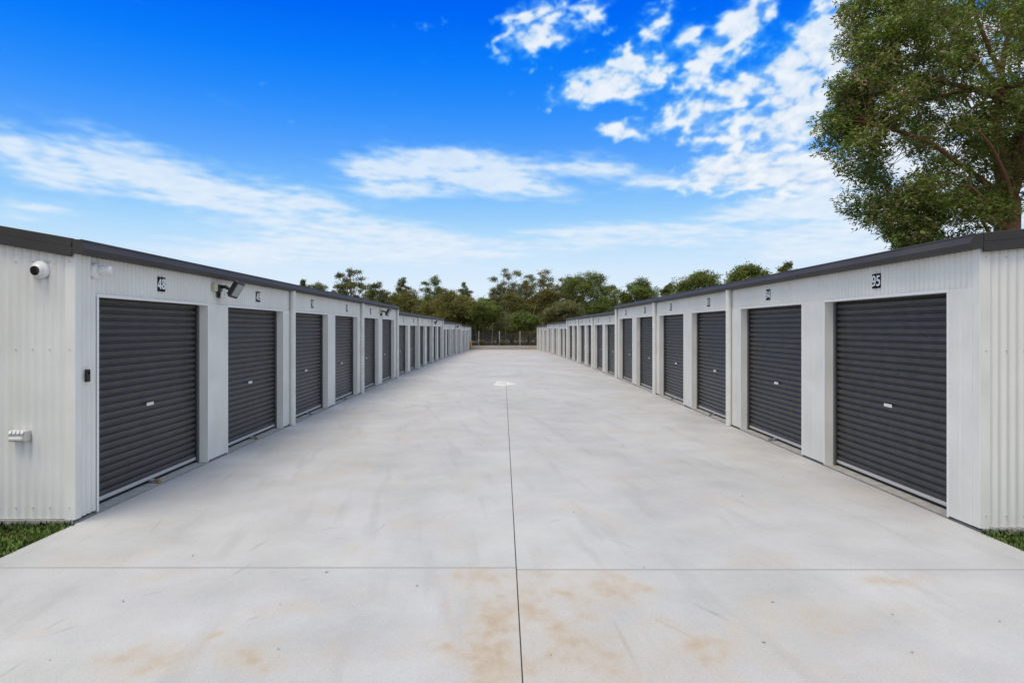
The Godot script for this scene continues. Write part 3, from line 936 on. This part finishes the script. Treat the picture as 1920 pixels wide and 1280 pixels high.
# ------------------------------------------------------------------ plants
func leaf_mesh(count: int, reach: float, length: float, width: float, seed_: int, droop: float) -> ArrayMesh:
	var r := RandomNumberGenerator.new()
	r.seed = seed_
	var st := mb()
	for k in count:
		var a := r.randf() * TAU
		var root := Vector3(cos(a), r.randf_range(-0.8, 0.8), sin(a)) * reach * r.randf_range(0.15, 0.8)
		var dir := Vector3(cos(a + r.randf_range(-0.8, 0.8)), r.randf_range(-0.5, 0.7) - droop, sin(a + r.randf_range(-0.8, 0.8))).normalized()
		var side := dir.cross(Vector3(r.randf_range(-1, 1), r.randf_range(0.2, 1), r.randf_range(-1, 1))).normalized()
		var n := side.cross(dir).normalized()
		var l := length * r.randf_range(0.7, 1.25)
		var w := width * r.randf_range(0.75, 1.2)
		var m := root + dir * l * 0.45 + n * l * 0.06
		var tip := root + dir * l - n * l * 0.08
		tri(st, root, m + side * w * 0.5, m - side * w * 0.5, n, (n + side * 0.3).normalized(), (n - side * 0.3).normalized())
		tri(st, m + side * w * 0.5, tip, m - side * w * 0.5, (n + side * 0.3).normalized(), n, (n - side * 0.3).normalized())
	return st.commit()

func scatter(called: String, mesh: Mesh, xfs: Array, cols: Array, material: Material, parent: Node) -> MultiMeshInstance3D:
	var mm := MultiMesh.new()
	mm.transform_format = MultiMesh.TRANSFORM_3D
	mm.use_colors = true
	mm.mesh = mesh
	mm.instance_count = xfs.size()
	for k in xfs.size():
		mm.set_instance_transform(k, xfs[k])
		mm.set_instance_color(k, cols[k])
	var o := MultiMeshInstance3D.new()
	o.name = called
	o.multimesh = mm
	o.material_override = material
	o.set_meta("kind", "stuff")
	parent.add_child(o, true)
	return o

func any_turn(r: RandomNumberGenerator, size: float) -> Basis:
	return Basis.from_euler(Vector3(r.randf_range(-0.7, 0.7), r.randf() * TAU, r.randf_range(-0.7, 0.7))).scaled(Vector3.ONE * size)

func in_ball(r: RandomNumberGenerator) -> Vector3:
	while true:
		var v := Vector3(r.randf_range(-1, 1), r.randf_range(-1, 1), r.randf_range(-1, 1))
		if v.length_squared() < 1.0:
			return v
	return Vector3.ZERO

func leaf_colour(r: RandomNumberGenerator, base: Color, other: Color, share: float) -> Color:
	var c := other if r.randf() < share else base
	var k := r.randf_range(0.62, 1.35)
	return Color(c.r * k * r.randf_range(0.92, 1.1), c.g * k, c.b * k * r.randf_range(0.85, 1.15))

var sprig_far: Array = []
var sprig_near: Array = []

func limb(st: SurfaceTool, r: RandomNumberGenerator, a: Vector3, b: Vector3, ra: float, rb: float, bend: float, sides := 6) -> Array:
	var pts: Array = []
	var rad: Array = []
	var n := 6
	var off := Vector3(r.randf_range(-1, 1), r.randf_range(-0.2, 1.0), r.randf_range(-1, 1)) * bend * (b - a).length()
	for k in n + 1:
		var t := float(k) / n
		pts.append(a.lerp(b, t) + off * sin(t * PI) + in_ball(r) * bend * 0.12 * (b - a).length() * (1.0 if k in range(1, n) else 0.0))
		rad.append(lerpf(ra, rb, pow(t, 0.8)))
	tube(st, pts, rad, sides, false)
	return pts

# a tree of the far belt. kind: "gum" open clumps on bare limbs, "dense" a full leafy crown, "spire" a narrow conifer
func make_tree(called: String, x: float, d: float, base: float, top: float, low: float, half: float, kind: String, col: Color, other: Color, share: float, seed_: int, label: String, group: String, many := 1.0) -> void:
	var r := RandomNumberGenerator.new()
	r.seed = seed_
	var o := thing(called, Vector3(x, base, -d), label, "tree", group)
	var h := top - base
	var cl := low - base
	var mid := (h + cl) / 2
	var half_h := (h - cl) / 2
	var wood := mb()
	var lean := Vector3(r.randf_range(-0.06, 0.06), 0, r.randf_range(-0.05, 0.05)) * h
	var r0 := clampf(h * 0.017, 0.09, 0.24)
	var fork := Vector3(lean.x, maxf(cl + half_h * 0.35, h * 0.35), lean.z)
	limb(wood, r, Vector3(0, -0.3, 0), fork, r0, r0 * 0.6, 0.03, 8)
	var clumps: Array = []
	if kind == "spire":
		limb(wood, r, fork, Vector3(lean.x, h * 0.98, lean.z), r0 * 0.6, 0.02, 0.01)
		for k in 26:
			var t := (k + r.randf()) / 26.0
			var w := half * (1.0 - t) * 0.8 + 0.08
			var a := r.randf() * TAU
			clumps.append([Vector3(lean.x + cos(a) * w * 0.6, lerpf(cl, h, t), lean.z + sin(a) * w * 0.6), Vector3(w * 0.55 + 0.12, 0.35, w * 0.55 + 0.12), 40])
	else:
		var n := 46 if kind == "gum" else 46
		for k in n:
			var v := in_ball(r)
			v = v.normalized() * (0.45 + 0.55 * pow(r.randf(), 0.6)) if kind == "dense" else v.normalized() * r.randf_range(0.35, 1.0)
			v.y = v.y * 0.95 + 0.04
			var c := Vector3(lean.x + v.x * half, mid + v.y * half_h * 0.95, lean.z + v.z * half * 0.9)
			if k < 3:
				c = Vector3(lean.x + r.randf_range(-0.3, 0.3) * half, h - half_h * 0.1 * (k + 1), lean.z)
			var s := half * (r.randf_range(0.10, 0.25) if kind == "gum" else r.randf_range(0.18, 0.40))
			clumps.append([c, Vector3(s, s * (0.55 if kind == "gum" else 0.75), s), int((70 if kind == "gum" else 95) * many * clampf(s, 0.35, 1.3))])
		for k in n:
			if (kind == "gum" and k % 2 == 0) or k % 3 == 0:
				var c: Vector3 = clumps[k][0]
				var start := Vector3(0, 0, 0).lerp(fork, r.randf_range(0.8, 1.0))
				limb(wood, r, start, c, r0 * 0.36, 0.025, 0.12, 5)
	build(wood, "trunk", M.pale_bark if kind == "gum" else M.bark, o)
	var lists: Array = [[], []]
	var cols: Array = [[], []]
	for c in clumps:
		var tone: float = r.randf_range(0.8, 1.2)
		for k in c[2]:
			var v := in_ball(r)
			v = v * (1.5 if r.randf() < 0.15 else 0.9)
			var which := r.randi() % 2
			lists[which].append(Transform3D(any_turn(r, r.randf_range(0.7, 1.25)), c[0] + v * c[1]))
			cols[which].append(leaf_colour(r, col * tone, other * tone, share))
	if kind != "spire":
		for k in int((230 if kind == "gum" else 520) * clampf(half / 2.5, 0.4, 1.6)):
			var v := in_ball(r)
			lists[k % 2].append(Transform3D(any_turn(r, r.randf_range(0.6, 1.1)), Vector3(lean.x, mid - half_h * 0.08, lean.z) + v * Vector3(half * 0.95, half_h * 0.9, half * 0.85)))
			cols[k % 2].append(leaf_colour(r, col, other, share))
	var crown := Node3D.new()
	crown.name = "crown"
	o.add_child(crown)
	for w in 2:
		scatter("leaves", sprig_far[w], lists[w], cols[w], M.leaf, crown)

# the big tree behind the right-hand block, built from lobes round its own trunk
func make_big_tree() -> void:
	var r := RandomNumberGenerator.new()
	r.seed = 4242
	var o := thing("paperbark_tree", Vector3(15.0, -0.05, -20.0), "large spreading green tree with reddish brown trunk behind the right storage block", "tree")
	var wood := mb()
	var trunk := limb(wood, r, Vector3(0.1, -0.2, 0), Vector3(-0.15, 5.6, 0.1), 0.42, 0.32, 0.02, 12)
	var forks := [Vector3(-0.9, 8.2, 0.6), Vector3(1.0, 8.8, -0.5), Vector3(0.0, 9.6, 0.9)]
	for f in forks:
		limb(wood, r, trunk[-1], f, 0.24, 0.12, 0.10, 9)
	# main limbs reach out through the crown
	var arms: Array = []
	var ends := [Vector3(-4.6, 7.6, 0.8), Vector3(-4.3, 9.6, -0.4), Vector3(-3.2, 11.6, 0.6), Vector3(-3.6, 5.2, 0.6), Vector3(-2.4, 5.6, 1.8), Vector3(-2.6, 6.9, 2.4), Vector3(-1.8, 8.8, 3.2), Vector3(0.4, 8.4, 3.6), Vector3(-0.6, 11.2, 2.8), Vector3(0.2, 13.0, 0.4), Vector3(2.2, 11.4, 1.6), Vector3(3.0, 8.4, 2.4), Vector3(4.4, 9.6, 0.0), Vector3(3.4, 6.6, 0.6), Vector3(-2.6, 9.0, -3.0), Vector3(1.2, 9.4, -3.4), Vector3(-1.2, 6.2, -2.4), Vector3(-1.6, 13.2, -0.6), Vector3(-3.0, 4.6, -0.6), Vector3(-1.4, 5.3, 0.6)]
	for e in ends:
		var from: Vector3 = trunk[r.randi_range(4, 6)] if e.y < 7.6 else (forks[r.randi() % 3] as Vector3).lerp(trunk[-1], r.randf() * 0.6)
		arms.append_array(limb(wood, r, from, e, 0.10, 0.03, 0.11, 7).slice(2))
	var envelopes := [[Vector3(-0.1, 9.4, 0.0), Vector3(5.3, 4.3, 4.6), 540], [Vector3(-3.7, 10.7, 0.3), Vector3(1.5, 1.7, 1.5), 62], [Vector3(-4.7, 8.9, 0.4), Vector3(1.2, 1.1, 1.2), 34], [Vector3(-2.75, 5.2, 0.4), Vector3(2.0, 1.45, 1.7), 120], [Vector3(-4.6, 7.3, 0.6), Vector3(1.35, 1.1, 1.3), 42], [Vector3(2.2, 6.4, 0.6), Vector3(2.8, 1.5, 2.4), 110]]
	var holes := noise(0.55, 8, 2)
	var tints := noise(0.30, 9, 2)
	var lists: Array = [[], [], []]
	var cols: Array = [[], [], []]
	for L in envelopes:
		var k := 0
		while k < L[2]:
			var v := in_ball(r)
			v = v.normalized() * pow(r.randf(), 0.42)
			var p: Vector3 = L[0] + v * (L[1] as Vector3)
			# a shell of foliage with holes in it, thin near the trunk
			if holes.get_noise_3dv(p) > 0.09 or (Vector2(p.x, p.z).length() < 0.8 and p.y < 5.6):
				k += 1 if r.randf() < 0.5 else 0
				continue
			k += 1
			var best: Vector3 = arms[0]
			for q in arms:
				if (q as Vector3).distance_squared_to(p) < best.distance_squared_to(p):
					best = q
			limb(wood, r, best, p, 0.020, 0.006, 0.12, 4)
			var tone := r.randf_range(0.78, 1.22)
			var dry := clampf(0.04 + tints.get_noise_3dv(p) * 0.9, 0.01, 0.4)
			var rad := r.randf_range(0.34, 0.62)
			for s in int(31.0 * rad / 0.45):
				var q := in_ball(r)
				q.y *= 0.8
				var which := r.randi() % 3
				lists[which].append(Transform3D(any_turn(r, r.randf_range(0.7, 1.2)), p + q * rad))
				cols[which].append(leaf_colour(r, Color(0.185, 0.245, 0.05) * tone, Color(0.27, 0.215, 0.11), dry))
	build(wood, "trunk", M.bark, o)
	var crown := Node3D.new()
	crown.name = "crown"
	o.add_child(crown)
	for w in 3:
		scatter("leaves", sprig_near[w], lists[w], cols[w], M.leaf, crown)

func make_trees() -> void:
	for k in 2:
		sprig_far.append(leaf_mesh(8, 0.22, 0.20, 0.070, 100 + k, 0.2))
	for k in 3:
		sprig_near.append(leaf_mesh(10, 0.17, 0.13, 0.040, 200 + k, 0.25))
	make_big_tree()
	var olive := Color(0.19, 0.185, 0.038)
	var green := Color(0.145, 0.205, 0.042)
	var dull := Color(0.155, 0.17, 0.065)
	var brown := Color(0.215, 0.17, 0.07)
	# photo column, top row, foot-of-crown row, half width (pixels), distance, kind, colours, label
	var list := [
		[562, 527, 575, 6, 92, "spire", dull, olive, 0.2, "thin pointed treetop above the left roof edge"],
		[592, 531, 585, 30, 84, "gum", dull, olive, 0.3, "low open treetop just above the left roof line"],
		[657, 503, 590, 36, 82, "gum", olive, dull, 0.4, "tall clumpy gum tree above the left roof"],
		[708, 528, 590, 27, 88, "gum", dull, brown, 0.2, "small open gum tree beside the tall clumpy one, above the left roof"],
		[757, 519, 590, 18, 96, "gum", dull, olive, 0.3, "slim gum tree left of the umbrella-topped one"],
		[803, 516, 595, 30, 96, "gum", green, olive, 0.3, "umbrella-topped gum tree over the left blocks"],
		[762, 550, 625, 52, 92, "dense", olive, brown, 0.14, "olive bushy tree below the slim gum tree on the left"],
		[846, 549, 615, 48, 88, "dense", olive, brown, 0.22, "yellowish green bushy tree over the end of the left row"],
		[869, 528, 590, 15, 104, "gum", dull, olive, 0.3, "narrow open treetop behind the bushy trees left of the gap"],
		[905, 562, 612, 36, 88, "dense", green, olive, 0.3, "green bushy tree at the left of the fence gap"],
		[962, 502, 600, 44, 100, "gum", dull, brown, 0.42, "tall brownish gum tree in the middle above the fence"],
		[1022, 503, 605, 42, 98, "gum", olive, brown, 0.36, "second tall gum tree, right of the brownish middle one"],
		[1100, 512, 600, 50, 94, "dense", green, olive, 0.4, "broad green tree over the right blocks beside the tall gums"],
		[1143, 533, 600, 27, 98, "gum", dull, olive, 0.3, "thin open gum tree between the broad green and round green trees"],
		[1197, 524, 590, 33, 72, "dense", green, olive, 0.25, "round green tree behind the right roof"],
		[1253, 532, 580, 16, 84, "gum", dull, olive, 0.3, "sparse little treetop between two green trees behind the right roof"],
		[1312, 513, 575, 46, 62, "dense", green, olive, 0.35, "wide green treetop behind the right roof"],
		[1412, 499, 560, 38, 54, "dense", green, olive, 0.3, "low green treetop showing over the right roof"],
		[1472, 491, 560, 23, 52, "gum", dull, olive, 0.3, "small treetop at the right end of the line over the right roof"],
		[985, 588, 622, 26, 86, "dense", green, olive, 0.2, "green bushy tree in front of the tall gums, above the fence"],
		[1062, 568, 614, 40, 88, "dense", dull, brown, 0.3, "brownish green bushy tree at the right of the fence gap"],
		[1128, 572, 640, 40, 92, "dense", green, dull, 0.3, "bushy tree behind the right row's far end"],
		[700, 570, 640, 46, 94, "dense", olive, dull, 0.3, "bushy tree just over the left roof step"],
		[640, 566, 640, 40, 90, "dense", dull, olive, 0.3, "leafy mass just over the left roof, under the tall clumpy gum"],
		[935, 556, 615, 32, 96, "dense", dull, brown, 0.2, "rear tree behind the green bushy ones at the gap"],
		[1005, 560, 640, 46, 108, "dense", dull, green, 0.2, "rear tree behind the tall gum trees"],
		[800, 560, 640, 55, 104, "dense", dull, olive, 0.3, "rear tree behind the olive bushy one on the left"],
		[1075, 555, 640, 50, 106, "dense", olive, dull, 0.3, "rear tree behind the broad green tree"],
		[880, 575, 640, 40, 98, "dense", dull, green, 0.25, "rear bushy tree just above the left row's end"],
		[990, 514, 600, 34, 104, "gum", dull, brown, 0.3, "open gum crown between the two tall middle gum trees"],
		[1060, 517, 600, 36, 103, "gum", olive, dull, 0.3, "open gum crown between the second tall gum and the broad green tree"],
		[932, 532, 600, 26, 101, "gum", dull, brown, 0.3, "small gum tree at the left foot of the tall brownish gum"],
		[1168, 548, 610, 24, 96, "gum", dull, olive, 0.3, "low gum crown left of the round green tree"],
		[828, 540, 610, 30, 99, "gum", olive, green, 0.3, "gum crown right of the umbrella-topped one"],
		[725, 545, 610, 34, 91, "gum", olive, dull, 0.4, "spreading gum crown between the clumpy gum and the slim gum"],
		[1035, 540, 640, 40, 97, "dense", olive, brown, 0.25, "leafy tree under the second tall gum"],
		[958, 550, 640, 34, 96, "dense", olive, brown, 0.2, "leafy tree under the tall brownish gum"],
	]
	var k := 0
	for t in list:
		var d: float = t[4]
		var x: float = (t[0] - 943.0) / 1270.0 * d
		var top: float = 1.75 + (615.5 - t[1]) / 1270.0 * d
		var low: float = 1.75 + (615.5 - t[2]) / 1270.0 * d
		var half: float = t[3] / 1270.0 * d
		make_tree("gum_tree" if t[5] == "gum" else ("conifer" if t[5] == "spire" else "bushy_tree"), x, d, -0.5, top, maxf(low, 0.2), half, t[5], t[6], t[7], t[8], 900 + k * 7, t[9], "trees beyond the fence and roofs")
		k += 1
	# pale stems that show through the belt
	var stems := [[921, 0.075], [897, 0.04], [950, 0.04], [994, 0.06], [1048, 0.05]]
	for s in stems:
		var r := RandomNumberGenerator.new()
		r.seed = int(s[0])
		var d := 86.5 + r.randf() * 2.0
		var o := thing("sapling", Vector3((s[0] - 943.0) / 1270.0 * d, -0.45, -d), "pale bare tree stem %s behind the fence" % ["left of the middle post", "by the first post", "just right of the middle post", "right of the third post", "over the right row's end"][stems.find(s)], "tree stem", "pale stems behind the fence")
		var st := mb()
		var p := limb(st, r, Vector3(0, -0.2, 0), Vector3(r.randf_range(-1.0, 1.0), 4.4 + r.randf() * 1.6, 0), s[1] * 1.4, s[1] * 0.6, 0.07, 7)
		limb(st, r, p[3], p[3] + Vector3(r.randf_range(-1, 1), 2.0, 0.2), s[1] * 0.6, 0.03, 0.08, 5)
		build(st, "trunk", M.pale_bark, o)
	# understory: nobody could count it
	var r2 := RandomNumberGenerator.new()
	r2.seed = 77
	var xs: Array = []
	var cs: Array = []
	var bumps := noise(0.22, 5, 2)
	for n in 26000:
		var x := r2.randf_range(-34.0, 30.0)
		var d := r2.randf_range(88.0, 105.0)
		var h := 1.5 + 2.3 * clampf(0.5 + bumps.get_noise_2d(x, d * 0.6) * 1.3, 0.0, 1.0) + (d - 88.0) * 0.14
		xs.append(Transform3D(any_turn(r2, r2.randf_range(0.9, 1.7)), Vector3(x, -0.3 + h * sqrt(r2.randf()), -d)))
		cs.append(leaf_colour(r2, Color(0.13, 0.155, 0.045), Color(0.22, 0.15, 0.075), 0.25))
	var us := scatter("undergrowth", sprig_far[0], xs, cs, M.leaf, self)
	us.set_meta("label", "tangled leafy undergrowth behind the fence at the driveway's end")
	us.set_meta("category", "undergrowth")
	us.set_meta("kind", "stuff")
	# two low shrubs at the fence
	for s in [[903.0, "low shrub at the fence beside the leftmost pale post"], [941.5, "small shrub at the foot of the middle pale post"]]:
		var d := 80.35
		var o := thing("shrub", Vector3((s[0] - 943.0) / 1270.0 * d, -0.30, -d), s[1], "shrub", "shrubs at the fence")
		var a: Array = []
		var c: Array = []
		for n in 260:
			var v := in_ball(r2)
			a.append(Transform3D(any_turn(r2, 0.5), Vector3(v.x * 0.34, 0.32 + v.y * 0.36, v.z * 0.16)))
			c.append(leaf_colour(r2, Color(0.10, 0.13, 0.045), Color(0.15, 0.14, 0.06), 0.2))
		scatter("foliage", sprig_near[0], a, c, M.leaf, o)
		var st := mb()
		limb(st, r2, Vector3(0, -0.05, 0), Vector3(0.02, 0.35, 0), 0.03, 0.012, 0.05, 5)
		build(st, "stem", M.bark, o)

func make_grass() -> void:
	var r := RandomNumberGenerator.new()
	r.seed = 31
	var st := mb()
	for k in 8:
		var a := r.randf() * TAU
		var root := Vector3(cos(a), 0, sin(a)) * r.randf_range(0.0, 0.018)
		var out := Vector3(cos(a), 0, sin(a)) * r.randf_range(0.01, 0.035)
		var h := r.randf_range(0.018, 0.042)
		var side := Vector3(-sin(a), 0, cos(a)) * 0.0032
		var n := Vector3(cos(a), 0.6, sin(a)).normalized()
		var m := root + out * 0.4 + Vector3.UP * h * 0.62
		tri(st, root - side, root + side, m + side * 0.8, n, n, n)
		tri(st, root - side, m + side * 0.8, m - side * 0.8, n, n, n)
		tri(st, m - side * 0.8, m + side * 0.8, root + out + Vector3.UP * h, n, n, n)
	var tuft := st.commit()
	var bare := noise(1.6, 91, 3)
	var xs: Array = []
	var cs: Array = []
	for area in [[-5.3, -3.825, 4.6, 6.06, 13000], [4.085, 5.6, 4.4, 5.80, 13000], [-9.5, -5.3, 1.0, 6.06, 14000], [5.6, 10.0, 1.0, 5.80, 14000], [-5.3, -3.85, -1.0, 4.6, 9000], [4.11, 5.6, -1.0, 4.4, 9000]]:
		for k in area[4]:
			var x := r.randf_range(area[0], area[1])
			var d := r.randf_range(area[2], area[3])
			var b := bare.get_noise_2d(x, d)
			if b > 0.02 and r.randf() < clampf((b + 0.03) * 4.5, 0.0, 0.92):
				continue
			xs.append(Transform3D(any_turn(r, r.randf_range(0.7, 1.3)), Vector3(x, -0.035, -d)))
			cs.append(leaf_colour(r, Color(0.115, 0.205, 0.034), Color(0.22, 0.17, 0.08), 0.12))
	# longer tufts that the mower leaves against the sheets
	for s in [[-1.0, WL, 6.02], [1.0, WR, 5.77]]:
		for k in 500:
			xs.append(Transform3D(any_turn(r, r.randf_range(1.1, 2.0)), Vector3(s[0] * (s[1] + pow(r.randf(), 1.3) * 4.0), -0.03, -s[2] + r.randf() * 0.05)))
			cs.append(leaf_colour(r, Color(0.05, 0.105, 0.02), Color(0.12, 0.11, 0.04), 0.15))
	var g := scatter("grass", tuft, xs, cs, M.grass, self)
	g.set_meta("label", "short green grass with bare brown patches beside the sheds' end walls")
	g.set_meta("category", "grass")
	g.set_meta("kind", "stuff")
	# fallen leaves and bits on the concrete
	st = mb()
	for k in 45:
		var d := 3.4 + 14.0 * pow(r.randf(), 1.8)
		var x := r.randf_range(-WL + 0.3, WR - 0.3)
		var a := r.randf() * TAU
		var l := r.randf_range(0.006, 0.018)
		var dir := Vector3(cos(a), 0, sin(a)) * l
		var sd := Vector3(-sin(a), 0, cos(a)) * l * 0.28
		var c := Vector3(x, ground_at(d) + 0.004, -d)
		tri(st, c - dir, c + sd + Vector3.UP * 0.004, c + dir, Vector3.UP, Vector3.UP, Vector3.UP)
		tri(st, c - dir, c + dir, c - sd + Vector3.UP * 0.003, Vector3.UP, Vector3.UP, Vector3.UP)
	var f := build(st, "leaf_litter", mat(lin(0.10, 0.07, 0.04), 0.8), self)
	f.set_meta("label", "scattered small dry leaves lying on the concrete driveway")
	f.set_meta("category", "leaf litter")
	f.set_meta("kind", "stuff")

# ------------------------------------------------------------------ scene
func _ready() -> void:
	# camera: level, square to the drive, the lens shifted as in the photograph
	var cam := Camera3D.new()
	cam.name = "camera"
	cam.projection = Camera3D.PROJECTION_FRUSTUM
	cam.near = 0.05
	cam.far = 4000.0
	cam.size = 2.0 * cam.near * 640.0 / 1270.0
	cam.frustum_offset = Vector2(17.0 / 1270.0, -24.5 / 1270.0) * cam.near
	cam.position = Vector3(0, 1.75, 0)
	add_child(cam)
	cam.current = true
	# sky and veiled sun
	var env := Environment.new()
	env.background_mode = Environment.BG_SKY
	var sky := Sky.new()
	var sm := PanoramaSkyMaterial.new()
	sm.panorama = sky_panorama()
	sky.sky_material = sm
	env.sky = sky
	env.sky_rotation = Vector3(0, PI, 0)
	env.tonemap_mode = Environment.TONE_MAPPER_LINEAR
	env.tonemap_exposure = 1.0
	env.sdfgi_enabled = true
	env.ssao_enabled = true
	env.ssil_enabled = true
	var we := WorldEnvironment.new()
	we.name = "world"
	we.environment = env
	add_child(we)
	var sun := DirectionalLight3D.new()
	sun.name = "sun"
	sun.light_energy = 0.8
	sun.light_color = Color(1.0, 0.93, 0.80)
	sun.light_angular_distance = 38.0
	sun.shadow_enabled = true
	add_child(sun)
	sun.look_at_from_position(Vector3(-0.24, 1.0, 0.30) * 10.0, Vector3.ZERO, Vector3.UP)
	print("sky done ", Time.get_ticks_msec())
	make_materials()
	make_ground()
	make_drive()
	print("drive done ", Time.get_ticks_msec())
	# left row, numbered away from the camera; right row, numbered back towards it
	var ls := [6.09, 24.55, 43.0, 61.45]
	var rs := [5.83, 24.40, 43.0, 61.6]
	var drop := [0.0, 0.18, 0.36, 0.52]
	var ord := ["nearest off-white corrugated storage block of the left row, its first roller door numbered 48", "second storage block of the left row, its roof one step lower", "third storage block of the left row, beyond the second roof step", "farthest and lowest storage block of the left row, by the yellow bollard"]
	var ord_r := ["nearest off-white corrugated storage block of the right row, its first roller door numbered 95", "second storage block of the right row, its roof one step lower", "third storage block of the right row, beyond the second roof step", "farthest and lowest storage block of the right row, beside the fence"]
	for k in 4:
		var nl: Array = []
		var nr: Array = []
		for i in 6:
			nl.append(48 + k * 6 + i)
			nr.append(95 - k * 6 - i)
		make_block(-1.0, ls[k], 18.44, 0.34 if k == 0 else 0.42, 3.02, 2.05 - drop[k], 2.42 - drop[k], 0.175, nl, ord[k], [6.13, 12.2, 18.3] if k == 0 else [5.96, 12.0, 18.3], k < 2)
		make_block(1.0, rs[k], 18.55, 0.42, 3.04, 2.085 - drop[k], 2.435 - drop[k], 0.09, nr, ord_r[k], [6.33, 12.3, 18.4] if k == 0 else [6.33, 12.3, 18.4], k < 2)
	print("blocks done ", Time.get_ticks_msec())
	make_fence()
	make_fittings()
	make_trees()
	make_grass()
	print("all done ", Time.get_ticks_msec())
